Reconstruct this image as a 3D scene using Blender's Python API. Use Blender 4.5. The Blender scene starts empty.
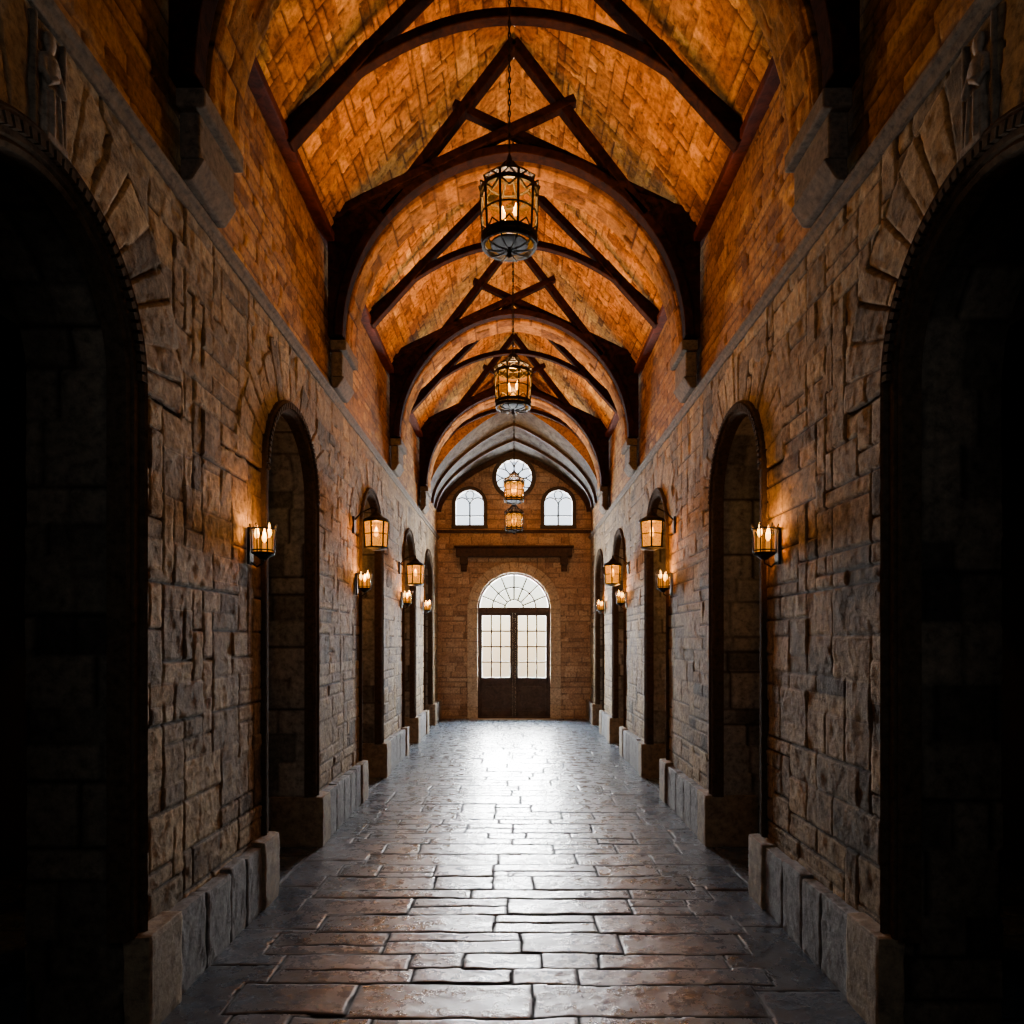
import bpy, math, random
import numpy as np
from mathutils import Vector

F=700.0; H=1.65; W=1.62
SC=bpy.context.scene
COL=SC.collection
R=0.555; SPR=2.735; TH=0.43; VO=0.475
ARCHES=[2.385,5.05,7.85,10.66,13.05]
LEDGE=H+1.327*W; EAVE=H+2.125*W; RIDGE=H+3.20*W
YB=-1.2; YE=14.73; YV=13.3

# ------------------------------------------------------------------ materials
def newmat(name):
    m=bpy.data.materials.new(name); m.use_nodes=True
    nt=m.node_tree
    b=nt.nodes.get("Principled BSDF")
    return m,nt,b
def ramp(nt,cols,pos=None):
    r=nt.nodes.new("ShaderNodeValToRGB")
    el=r.color_ramp.elements
    n=len(cols)
    el[0].position=pos[0] if pos else 0; el[0].color=(*cols[0],1)
    el[1].position=pos[-1] if pos else 1; el[1].color=(*cols[-1],1)
    for i in range(1,n-1):
        e=el.new(pos[i] if pos else i/(n-1)); e.color=(*cols[i],1)
    return r
def noise(nt,scale,detail=6,rough=0.6,coord=None):
    n=nt.nodes.new("ShaderNodeTexNoise"); n.inputs["Scale"].default_value=scale
    n.inputs["Detail"].default_value=detail; n.inputs["Roughness"].default_value=rough
    if coord: nt.links.new(coord,n.inputs["Vector"])
    return n
def mixc(nt,mode,fac,a,b):
    m=nt.nodes.new("ShaderNodeMix"); m.data_type='RGBA'; m.blend_type=mode
    for idx,v in ((0,fac),(6,a),(7,b)):
        if hasattr(v,"links"): nt.links.new(v,m.inputs[idx])
        elif v is not None:
            m.inputs[idx].default_value=v if not isinstance(v,tuple) else (*v,1)
    return m.outputs[2]
def stone_mat(name,cols,mortar=(0.03,0.025,0.02),rough=0.85,attr=True,bump=0.5,bdist=0.01,nscale=28,rvar=0.0,spec=0.4,dirt=0.85):
    m,nt,b=newmat(name); L=nt.links
    tc=nt.nodes.new("ShaderNodeTexCoord"); co=tc.outputs["Object"]
    r=ramp(nt,cols)
    n1=noise(nt,3.2,5,0.65,co); n2=noise(nt,nscale,8,0.72,co)
    if attr:
        a=nt.nodes.new("ShaderNodeAttribute"); a.attribute_name="tone"
        mm=nt.nodes.new("ShaderNodeMath"); mm.operation='MULTIPLY_ADD'
        L.new(n1.outputs["Fac"],mm.inputs[0]); mm.inputs[1].default_value=0.8; mm.inputs[2].default_value=-0.4
        ad=nt.nodes.new("ShaderNodeMath"); ad.operation='ADD'; ad.use_clamp=True
        L.new(a.outputs["Fac"],ad.inputs[0]); L.new(mm.outputs[0],ad.inputs[1])
        L.new(ad.outputs[0],r.inputs[0])
    else:
        L.new(n1.outputs["Fac"],r.inputs[0])
    r2=ramp(nt,[(0.18,0.17,0.16),(0.7,0.7,0.7),(1.15,1.12,1.08)],[0.32,0.5,0.68])
    L.new(n2.outputs["Fac"],r2.inputs[0])
    c=mixc(nt,'MULTIPLY',dirt,r.outputs[0],r2.outputs[0])
    if attr:
        e=nt.nodes.new("ShaderNodeAttribute"); e.attribute_name="edge"
        c=mixc(nt,'MIX',e.outputs["Fac"],mortar,c)
    L.new(c,b.inputs["Base Color"])
    b.inputs["Roughness"].default_value=rough
    b.inputs["Specular IOR Level"].default_value=spec
    if rvar>0:
        mr=nt.nodes.new("ShaderNodeMapRange"); L.new(n2.outputs["Fac"],mr.inputs[0])
        mr.inputs[1].default_value=0.35; mr.inputs[2].default_value=0.65
        mr.inputs[3].default_value=rough+rvar; mr.inputs[4].default_value=rough-rvar
        # joints are dry and matt, slab faces polished
        mx=nt.nodes.new("ShaderNodeMix"); mx.data_type='FLOAT'
        L.new(e.outputs["Fac"],mx.inputs[0]); mx.inputs[2].default_value=1.0; L.new(mr.outputs[0],mx.inputs[3])
        L.new(mx.outputs[0],b.inputs["Roughness"])
        ms=nt.nodes.new("ShaderNodeMath"); ms.operation='MULTIPLY'; L.new(e.outputs["Fac"],ms.inputs[0]); ms.inputs[1].default_value=spec
        L.new(ms.outputs[0],b.inputs["Specular IOR Level"])
    bp=nt.nodes.new("ShaderNodeBump"); bp.inputs["Strength"].default_value=bump; bp.inputs["Distance"].default_value=bdist
    L.new(n2.outputs["Fac"],bp.inputs["Height"]); L.new(bp.outputs[0],b.inputs["Normal"])
    return m
def wood_mat(name,c1,c2,rough=0.6,spec=0.3):
    m,nt,b=newmat(name); L=nt.links
    tc=nt.nodes.new("ShaderNodeTexCoord")
    n=noise(nt,9,7,0.65,tc.outputs["Object"]); n.inputs["Distortion"].default_value=1.5
    r=ramp(nt,[c1,c2],[0.35,0.7]); L.new(n.outputs["Fac"],r.inputs[0]); L.new(r.outputs[0],b.inputs["Base Color"])
    b.inputs["Roughness"].default_value=rough; b.inputs["Specular IOR Level"].default_value=spec
    bp=nt.nodes.new("ShaderNodeBump"); bp.inputs["Strength"].default_value=0.35; bp.inputs["Distance"].default_value=0.01
    L.new(n.outputs["Fac"],bp.inputs["Height"]); L.new(bp.outputs[0],b.inputs["Normal"])
    return m
def emis_mat(name,col,s,base=(1,0.8,0.5)):
    m,nt,b=newmat(name)
    b.inputs["Base Color"].default_value=(*base,1)
    n=noise(nt,30); r=ramp(nt,[tuple(x*0.8 for x in col),col]); nt.links.new(n.outputs["Fac"],r.inputs[0])
    nt.links.new(r.outputs[0],b.inputs["Emission Color"]); b.inputs["Emission Strength"].default_value=s
    return m
def glass_mat(name,tint,emi,es,transp=0.7,base=(0.2,0.06,0.01)):
    m,nt,b=newmat(name); L=nt.links
    out=nt.nodes["Material Output"]
    t=nt.nodes.new("ShaderNodeBsdfTransparent"); t.inputs[0].default_value=(*tint,1)
    n=noise(nt,14,3); r=ramp(nt,[tuple(x*0.35 for x in emi),emi],[0.35,0.65]); L.new(n.outputs["Fac"],r.inputs[0])
    b.inputs["Base Color"].default_value=(*base,1); b.inputs["Roughness"].default_value=0.25
    b.inputs["Specular IOR Level"].default_value=0.15
    L.new(r.outputs[0],b.inputs["Emission Color"]); b.inputs["Emission Strength"].default_value=es
    mx=nt.nodes.new("ShaderNodeMixShader"); mx.inputs[0].default_value=transp
    L.new(b.outputs[0],mx.inputs[1]); L.new(t.outputs[0],mx.inputs[2]); L.new(mx.outputs[0],out.inputs[0])
    return m

M_WALL=stone_mat("wall_stone",[(0.085,0.068,0.045),(0.28,0.20,0.112),(0.155,0.122,0.080),(0.36,0.265,0.145),(0.205,0.148,0.083),(0.32,0.22,0.105)],mortar=(0.020,0.015,0.010),bump=1.0,bdist=0.014,nscale=26,spec=0.08)
M_REV_SHADE=stone_mat("reveal_stone_shade",[(0.030,0.026,0.021),(0.095,0.078,0.058),(0.135,0.11,0.08)],mortar=(0.012,0.010,0.008),bump=0.7,bdist=0.015,nscale=20,spec=0.1)  # nearest arch: shade on the reveal is darkened into the colour
M_REV_LIT=stone_mat("reveal_stone_lit",[(0.10,0.10,0.085),(0.24,0.235,0.20),(0.32,0.30,0.25)],mortar=(0.03,0.027,0.022),bump=0.7,bdist=0.015,nscale=20,spec=0.05)  # same reveal stone, brightened in colour where farther arches look more lit
M_BRICK=stone_mat("upper_brick",[(0.12,0.052,0.014),(0.35,0.18,0.048),(0.23,0.11,0.03),(0.45,0.25,0.07)],mortar=(0.05,0.02,0.008),bump=0.9,bdist=0.016,nscale=26,spec=0.1)
M_CEIL=stone_mat("ceiling_brick",[(0.20,0.08,0.015),(0.58,0.27,0.047),(0.34,0.15,0.028),(0.72,0.37,0.072)],mortar=(0.06,0.022,0.007),bump=1.0,bdist=0.022,nscale=22,spec=0.05,dirt=0.95)
M_END=stone_mat("end_brick",[(0.24,0.15,0.09),(0.44,0.30,0.19),(0.33,0.215,0.13),(0.52,0.38,0.25)],mortar=(0.10,0.07,0.05),bump=0.6,bdist=0.01)
M_FLOOR=stone_mat("floor_slab",[(0.028,0.047,0.074),(0.085,0.118,0.163),(0.052,0.077,0.112),(0.125,0.155,0.20)],mortar=(0.007,0.007,0.008),rough=0.28,rvar=0.10,bump=0.6,bdist=0.008,nscale=8,spec=1.0,dirt=0.8)
M_TRIM=stone_mat("molding_stone",[(0.016,0.012,0.009),(0.058,0.041,0.026),(0.036,0.026,0.017)],attr=False,rough=1.0,spec=0.02)
M_PLINTH=stone_mat("plinth_stone",[(0.060,0.067,0.075),(0.145,0.150,0.155),(0.098,0.103,0.11)],attr=False,bump=0.8,bdist=0.014,nscale=16)
M_PLINTH2=stone_mat("plinth_end_stone",[(0.13,0.10,0.06),(0.28,0.215,0.13)],attr=False,bump=0.7,bdist=0.014,nscale=16)
M_ARCHST=stone_mat("arch_stone",[(0.12,0.05,0.011),(0.36,0.165,0.034),(0.22,0.10,0.02)],mortar=(0.04,0.016,0.005),bump=0.8,bdist=0.014,nscale=20,spec=0.03)
M_CORB=stone_mat("corbel_stone",[(0.045,0.036,0.027),(0.125,0.098,0.07),(0.082,0.065,0.047)],attr=False,spec=0.1)
M_CARVE=stone_mat("carved_stone",[(0.13,0.10,0.075),(0.26,0.21,0.16)],attr=False,spec=0.1)
M_PLAST=stone_mat("vault_plaster",[(0.055,0.055,0.053),(0.13,0.129,0.124)],attr=False,bump=0.9,bdist=0.02,nscale=9,spec=0.03)
M_DARK=stone_mat("aisle_stone_unlit",[(0.008,0.0075,0.007),(0.018,0.016,0.014)],attr=False)  # near-black base colour carries the darkness of the unlit aisles
M_WOOD=wood_mat("dark_timber",(0.004,0.0018,0.001),(0.028,0.009,0.0035),0.85,0.03)
M_PLATE=wood_mat("red_timber",(0.025,0.006,0.003),(0.085,0.018,0.007),0.8,0.08)
M_LINT=wood_mat("lintel_timber",(0.015,0.009,0.006),(0.06,0.034,0.02),0.7,0.15)
M_DOOR=wood_mat("door_wood",(0.025,0.014,0.008),(0.075,0.045,0.027),0.55,0.3)
def metal():
    m,nt,b=newmat("black_iron"); n=noise(nt,40); r=ramp(nt,[(0.004,0.003,0.002),(0.013,0.008,0.0045)])
    nt.links.new(n.outputs["Fac"],r.inputs[0]); nt.links.new(r.outputs[0],b.inputs["Base Color"])
    b.inputs["Metallic"].default_value=0.0; b.inputs["Roughness"].default_value=0.65; b.inputs["Specular IOR Level"].default_value=0.12
    return m
M_IRON=metal()
M_WAX=emis_mat("candle_wax",(1.0,0.42,0.04),0.9,(0.10,0.05,0.012))
M_FLAME=emis_mat("flame",(1.0,0.50,0.07),14)
M_AMBER=glass_mat("amber_glass",(1.0,0.74,0.32),(1.0,0.38,0.02),0.7,0.82,(0.012,0.005,0.001))
M_AMBER2=glass_mat("amber_glass_bright",(1.0,0.62,0.17),(1.0,0.34,0.01),2.3,0.45,(0.02,0.007,0.001))
M_GLASS=glass_mat("window_glass",(1,1,1),(1,1,1),0.0,0.94,(0.3,0.3,0.3))

# ------------------------------------------------------------------ numpy noise / layouts
def hsh(ix,iy,s):
    v=np.sin(ix*127.1+iy*311.7+s*74.7)*43758.5453
    return v-np.floor(v)
def vn(x,y,s):
    ix=np.floor(x); iy=np.floor(y); fx=x-ix; fy=y-iy
    fx=fx*fx*(3-2*fx); fy=fy*fy*(3-2*fy)
    a=hsh(ix,iy,s); b=hsh(ix+1,iy,s); c=hsh(ix,iy+1,s); d=hsh(ix+1,iy+1,s)
    return (a*(1-fx)+b*fx)*(1-fy)+(c*(1-fx)+d*fx)*fy
def fbm(x,y,s,o=4):
    t=0; a=0.5; f=1.0; n=0
    for i in range(o):
        t=t+a*vn(x*f,y*f,s+i*3.1); n+=a; a*=0.6; f*=2.03
    return t/n-0.5
class Lay:
    def __init__(s,u0,u1,v0,v1,rects,seed,res=0.01):
        s.u0,s.v0,s.res=u0,v0,res
        nu=int((u1-u0)/res)+2; nv=int((v1-v0)/res)+2
        s.ras=np.zeros((nu,nv),dtype=np.int32); s.r=np.array(rects)
        for i,(a,b,c,d) in enumerate(rects):
            s.ras[max(0,int(round((a-u0)/res))):int(round((c-u0)/res))+1,max(0,int(round((b-v0)/res))):int(round((d-v0)/res))+1]=i
        g=np.random.RandomState(seed); n=len(rects)
        s.tone=g.rand(n); s.base=g.rand(n); s.tu=g.rand(n)-0.5; s.tv=g.rand(n)-0.5
def rows(u0,u1,v0,v1,hr,wr,seed,res=0.01):
    g=random.Random(seed); v=v0; rects=[]
    while v<v1-1e-6:
        h=g.uniform(*hr); v2=min(v1,v+h)
        if v1-v2<hr[0]*0.5: v2=v1
        u=u0-g.uniform(0,wr[1])
        while u<u1:
            w=g.uniform(*wr); rects.append((u,v,u+w,v2)); u+=w
        v=v2
    return Lay(u0,u1,v0,v1,rects,seed,res)
def pack(u0,u1,v0,v1,cu,cv,ws,hs,seed,res=0.01):
    g=random.Random(seed); nu=int(math.ceil((u1-u0)/cu)); nv=int(math.ceil((v1-v0)/cv))
    occ=[[False]*nv for _ in range(nu)]; rects=[]
    gu=[u0+i*cu+(g.uniform(-0.25,0.25)*cu if 0<i<nu else 0) for i in range(nu+1)]
    gv=[v0+i*cv+(g.uniform(-0.25,0.25)*cv if 0<i<nv else 0) for i in range(nv+1)]
    for j in range(nv):
        for i in range(nu):
            if occ[i][j]: continue
            w=g.choice(ws); h=g.choice(hs)
            ww=0
            while ww<w and i+ww<nu and not occ[i+ww][j]: ww+=1
            hh=min(h,nv-j)
            if ww==1 and w>1: hh=min(hh+1,nv-j)
            for a in range(ww):
                for b in range(hh): occ[i+a][j+b]=True
            rects.append((gu[i],gv[j],gu[i+ww],gv[j+hh]))
    return Lay(u0,u1,v0,v1,rects,seed,res)
def field(L,U,V,bev=0.02,hm=0.02,hv=0.015,tilt=0.01,rough=0.012,rs=9,warp=0.012,seed=1,gap=0.004,ws=6,ew=0.008,e0=0.3):
    u=U+warp*2*fbm(U*ws,V*ws,seed,4); v=V+warp*2*fbm(U*ws,V*ws,seed+50,4)
    i=np.clip(((u-L.u0)/L.res+0.5).astype(int),0,L.ras.shape[0]-1); j=np.clip(((v-L.v0)/L.res+0.5).astype(int),0,L.ras.shape[1]-1)
    k=L.ras[i,j]; r=L.r[k]
    d=np.minimum(np.minimum(u-r[...,0],r[...,2]-u),np.minimum(v-r[...,1],r[...,3]-v))-gap
    t=np.clip(d/bev,0,1); p=1-(1-t)**2
    cu=(u-(r[...,0]+r[...,2])/2)/np.maximum(r[...,2]-r[...,0],0.01); cv=(v-(r[...,1]+r[...,3])/2)/np.maximum(r[...,3]-r[...,1],0.01)
    n=fbm(U*rs+L.base[k]*40,V*rs,seed+9,5)
    n2=np.abs(fbm(U*rs*0.8+L.tone[k]*30,V*rs*1.3,seed+19,3))
    h=p*(hm+hv*L.base[k]+tilt*(L.tu[k]*cu+L.tv[k]*cv)*2+rough*2*n-rough*1.2*n2)
    e=np.clip(d/ew+e0,0,1)
    return h,L.tone[k],e
class Grid:
    def __init__(s): s.v=[];s.f=[];s.t=[];s.e=[];s.m=[];s.n=0
    def add(s,P,tone,edge,mat=0,mask=None):
        nu,nv=P.shape[:2]
        idx=np.arange(nu*nv).reshape(nu,nv)+s.n
        q=np.stack([idx[:-1,:-1],idx[1:,:-1],idx[1:,1:],idx[:-1,1:]],-1)
        if mask is not None: q=q[mask]
        q=q.reshape(-1,4)
        s.v.append(P.reshape(-1,3)); s.f.append(q); s.t.append(np.broadcast_to(tone,(nu,nv)).reshape(-1)); s.e.append(np.broadcast_to(edge,(nu,nv)).reshape(-1))
        s.m.append(np.full(len(q),mat)); s.n+=nu*nv
    def obj(s,name,mats):
        v=np.concatenate(s.v).astype(np.float32); f=np.concatenate(s.f).astype(np.int32)
        used=np.zeros(len(v),bool); used[f.ravel()]=True; re=np.cumsum(used)-1
        v=v[used]; f=re[f].astype(np.int32)
        t=np.concatenate(s.t)[used].astype(np.float32); e=np.concatenate(s.e)[used].astype(np.float32); mi=np.concatenate(s.m).astype(np.int32)
        me=bpy.data.meshes.new(name)
        me.vertices.add(len(v)); me.vertices.foreach_set("co",v.ravel())
        me.loops.add(len(f)*4); me.loops.foreach_set("vertex_index",f.ravel())
        me.polygons.add(len(f)); me.polygons.foreach_set("loop_start",np.arange(0,len(f)*4,4,dtype=np.int32))
        try: me.polygons.foreach_set("loop_total",np.full(len(f),4,dtype=np.int32))
        except Exception: pass
        me.polygons.foreach_set("material_index",mi)
        me.polygons.foreach_set("use_smooth",np.ones(len(f),bool))
        me.update(calc_edges=True)
        a=me.attributes.new("tone",'FLOAT','POINT'); a.data.foreach_set("value",t)
        a=me.attributes.new("edge",'FLOAT','POINT'); a.data.foreach_set("value",e)
        for m in mats: me.materials.append(m)
        o=bpy.data.objects.new(name,me); COL.objects.link(o); return o
def axis(a,b,fn,extra=()):
    l=[a]; x=a
    while x<b:
        x+=fn(x); l.append(min(x,b))
    l=np.array(sorted(set([round(q,5) for q in l]+[round(q,5) for q in extra])))
    return l
def structure(o,label,cat):
    o["kind"]="structure"; o["label"]=label; o["category"]=cat
def thing(o,label,cat,group=None):
    o["label"]=label; o["category"]=cat
    if group: o["group"]=group

# ------------------------------------------------------------------ generic mesh builder
class MB:
    def __init__(s): s.v=[]; s.f=[]
    def add(s,v,f):
        n=len(s.v); s.v+= [tuple(p) for p in v]; s.f+=[tuple(i+n for i in q) for q in f]
    def box(s,c,d,jit=0,rng=None):
        v=[]
        for x in(-1,1):
            for y in(-1,1):
                for z in(-1,1):
                    j=[(rng.uniform(-jit,jit) if rng else 0) for _ in range(3)]
                    v.append((c[0]+x*d[0]/2+j[0],c[1]+y*d[1]/2+j[1],c[2]+z*d[2]/2+j[2]))
        s.add(v,[(0,1,3,2),(4,6,7,5),(0,4,5,1),(2,3,7,6),(0,2,6,4),(1,5,7,3)])
    def sweep(s,pts,ns,bs,prof,closed=False,cap=True):
        v=[];k=len(prof)
        for p,n,b in zip(pts,ns,bs):
            for a,c in prof: v.append(tuple(p[i]+n[i]*a+b[i]*c for i in range(3)))
        f=[];m=len(pts)
        for i in range(m if closed else m-1):
            i2=(i+1)%m
            for j in range(k):
                j2=(j+1)%k; f.append((i*k+j,i*k+j2,i2*k+j2,i2*k+j))
        if cap and not closed: f+= [tuple(range(k))[::-1],tuple((m-1)*k+j for j in range(k))]
        s.add(v,f)
    def tube(s,pts,r,k=8,closed=False):
        pts=[Vector(p) for p in pts]; ns=[];bs=[];m=len(pts)
        prev=None
        for i in range(m):
            if closed: t=pts[(i+1)%m]-pts[i-1]
            else: t=pts[min(i+1,m-1)]-pts[max(i-1,0)]
            t.normalize()
            if prev is None:
                a=Vector((0,0,1)) if abs(t.z)<0.9 else Vector((1,0,0)); n=a.cross(t).normalized()
            else: n=(prev-t*prev.dot(t)).normalized()
            prev=n; ns.append(n); bs.append(t.cross(n))
        s.sweep(pts,ns,bs,[(r*math.cos(2*math.pi*j/k),r*math.sin(2*math.pi*j/k)) for j in range(k)],closed)
    def ring(s,c,R0,r,n=28,k=6,sq=None):
        pts=[(c[0]+R0*math.cos(2*math.pi*i/n),c[1]+R0*math.sin(2*math.pi*i/n),c[2]) for i in range(n)]
        if sq:
            ns=[(math.cos(2*math.pi*i/n),math.sin(2*math.pi*i/n),0) for i in range(n)]
            s.sweep(pts,ns,[(0,0,1)]*n,[(-sq[0],-sq[1]),(sq[0],-sq[1]),(sq[0],sq[1]),(-sq[0],sq[1])],True)
        else: s.tube(pts,r,k,True)
    def lathe(s,c,prof,n=20,sx=1,sy=1):
        v=[];f=[]
        for r,z in prof:
            for i in range(n):
                a=2*math.pi*i/n; v.append((c[0]+r*math.cos(a)*sx,c[1]+r*math.sin(a)*sy,c[2]+z))
        for j in range(len(prof)-1):
            for i in range(n):
                i2=(i+1)%n; f.append((j*n+i,j*n+i2,(j+1)*n+i2,(j+1)*n+i))
        f.append(tuple(range(n))[::-1]); f.append(tuple((len(prof)-1)*n+i for i in range(n)))
        s.add(v,f)
    def obj(s,name,mat,parent=None,loc=(0,0,0),bevel=0,smooth=False,mats=None,fm=None):
        me=bpy.data.meshes.new(name); me.from_pydata(s.v,[],s.f); me.update()
        import bmesh
        bm=bmesh.new(); bm.from_mesh(me); bmesh.ops.recalc_face_normals(bm,faces=bm.faces); bm.to_mesh(me); bm.free()
        for q in (mats or [mat]): me.materials.append(q)
        if fm: me.polygons.foreach_set("material_index",fm)
        if smooth: me.polygons.foreach_set("use_smooth",[True]*len(me.polygons))
        o=bpy.data.objects.new(name,me); o.location=loc
        COL.objects.link(o)
        if parent: o.parent=parent
        if bevel:
            b=o.modifiers.new("bevel",'BEVEL'); b.width=bevel; b.segments=2; b.limit_method='ANGLE'
        return o
def empty(name,loc):
    o=bpy.data.objects.new(name,None); o.location=loc; o.empty_display_size=0.1; COL.objects.link(o); return o
def dup(root,loc,rotz=None):
    n=root.copy(); n.location=loc; COL.objects.link(n)
    if rotz is not None: n.rotation_euler=(0,0,rotz)
    def rec(a,b):
        for c in a.children:
            d=c.copy(); d.parent=b; COL.objects.link(d); rec(c,d)
    rec(root,n); return n

# ------------------------------------------------------------------ side walls
def du(y):
    if y<1.7: return 0.08
    return 0.010+max(0,(y-4))*0.0016
JAMBS=[a+s*R for a in ARCHES for s in(-1,1)]
for sgn,side,sd in((-1,"left",11),(1,"right",23)):
    G=Grid()
    ys=axis(YB,YE,du,JAMBS); zs=axis(0,LEDGE,lambda z:0.0125,(SPR,))
    Y,Z=np.meshgrid(ys,zs,indexing='ij')
    L=pack(YB,YE+0.2,0,LEDGE+0.1,0.115,0.105,[1,2,2,3,3,4],[1,1,1,2,2],sd)
    h,t,e=field(L,Y,Z,bev=0.006,hm=0.012,hv=0.008,tilt=0.003,rough=0.0075,rs=15,warp=0.003,seed=sd,gap=0.0015,ws=10)
    fy=(ys[:-1]+ys[1:])/2; fz=(zs[:-1]+zs[1:])/2; FY,FZ=np.meshgrid(fy,fz,indexing='ij'); keep=np.ones(FY.shape,bool)
    for ai,a in enumerate(ARCHES):
        keep&=~((np.abs(FY-a)<R)&(FZ<SPR)); keep&=~(((FY-a)**2+(FZ-SPR)**2<(R+0.015)**2)&(FZ>=SPR-0.001))
        rr=np.sqrt((Y-a)**2+(Z-SPR)**2); h=np.where((rr<R+(0.44 if ai==0 else 0.31))&(Z>SPR-0.02),np.minimum(h,0)-0.02,h)
    G.add(np.stack([sgn*(W-h),Y,Z],-1),t,e,0,keep)
    for ai,a in enumerate(ARCHES):
        n=[19,17,17,15,15][ai]; st=0.012 if ai<2 else 0.02
        us=np.arange(0,math.pi+1e-6,math.pi/(230 if ai<2 else 110)); vs=np.arange(0,VO+0.005,st)
        U,V=np.meshgrid(us,vs,indexing='ij')
        rects=[]; g=random.Random(sd+ai)
        Rm=R+0.2; jt=0.15 if ai==0 else 0.28
        cuts=[0]+sorted([(i+g.uniform(-jt,jt))/n for i in range(1,n)])+[1]
        for i in range(n):
            u0=cuts[i]*math.pi*Rm; u1=cuts[i+1]*math.pi*Rm
            ln=VO-(g.choice([0,0.012,0.025]) if ai==0 else g.choice([0,0.03,0.06,0.10,0.14]))
            if g.random()<(0.12 if ai==0 else 0.25):
                sp=g.uniform(0.16,0.26); rects+= [(u0,0,u1,sp),(u0,sp,u1,ln)]
            else: rects.append((u0,0,u1,ln))
        Lv=Lay(0,math.pi*Rm,0,VO,rects,sd+ai*7)
        hh,tt,ee=field(Lv,U*Rm,V,bev=0.007,hm=0.016,hv=0.006,tilt=0.003,rough=0.008,rs=13,warp=0.0035,seed=sd+3,gap=0.001,ws=10)
        hh=np.where(V>VO-0.012,-0.03,hh)
        zt=SPR+(R+V)*np.sin(U)
        P=np.stack([sgn*(W-hh),a-(R+V)*np.cos(U),np.minimum(zt,LEDGE+0.01)],-1)
        G.add(P,tt,ee,0,None)
        ln=2*SPR+math.pi*R
        us=axis(0,ln,lambda u:0.02,(SPR,ln-SPR)); vs=np.arange(-0.02,TH+0.001,0.0225)
        U,V=np.meshgrid(us,vs,indexing='ij')
        Lr=rows(-0.03,TH+0.02,0,ln,(0.12,0.3),(0.14,0.40),sd+ai*5)
        hh,tt,ee=field(Lr,V,U,bev=0.02,hm=0.004,hv=0.014,tilt=0.006,rough=0.008,rs=10,warp=0.006,seed=sd+ai)
        hh=hh-0.01
        th=np.clip((U-SPR)/R,0,math.pi)
        py=a-R*np.cos(th); pz=np.where(U<SPR,U,np.where(U>ln-SPR,ln-U,SPR+R*np.sin(th)))
        ny=np.cos(th); nz=-np.sin(th)
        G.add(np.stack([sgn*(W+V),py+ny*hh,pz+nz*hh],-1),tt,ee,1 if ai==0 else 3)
    ys=axis(YB,YE,lambda y:0.08 if y<1.7 else 0.018+max(0,y-5)*0.002); zs=axis(LEDGE-0.02,EAVE+0.08,lambda z:0.015)
    Y,Z=np.meshgrid(ys,zs,indexing='ij')
    L=rows(YB,YE+0.1,LEDGE-0.02,EAVE+0.1,(0.065,0.105),(0.12,0.28),sd+90)
    h,t,e=field(L,Y,Z,bev=0.010,hm=0.008,hv=0.008,tilt=0.004,rough=0.006,rs=14,warp=0.005,seed=sd+4,gap=0.001)
    G.add(np.stack([sgn*(W-h+0.012),Y,Z],-1),t,e,2)
    o=G.obj("wall_"+side,[M_WALL,M_REV_SHADE,M_BRICK,M_REV_LIT])
    structure(o,"rough ashlar stone side wall with arched openings below brick clerestory","wall")
    m=MB(); m.box((sgn*3.6,(YB+YE)/2,1.9),(0.1,YE-YB,4.0)); o=m.obj("wall_outer_"+side,M_DARK); structure(o,"stone wall of the side aisle, unlit gloom painted into its colour","wall")
    m=MB(); m.box((sgn*(W+0.06+(3.6-W)/2),(YB+YE)/2,3.95),(3.6-W,YE-YB,0.08)); o=m.obj("ceiling_aisle_"+side,M_DARK); structure(o,"flat ceiling of the side aisle, gloom painted into its colour","ceiling")
    m=MB(); m.box((sgn*(W+1.0),YE+0.05,1.90),(2.0,0.1,4.0)); o=m.obj("wall_aisle_end_"+side,M_DARK); structure(o,"stone end wall of the side aisle, gloom painted into its colour","wall")

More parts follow.
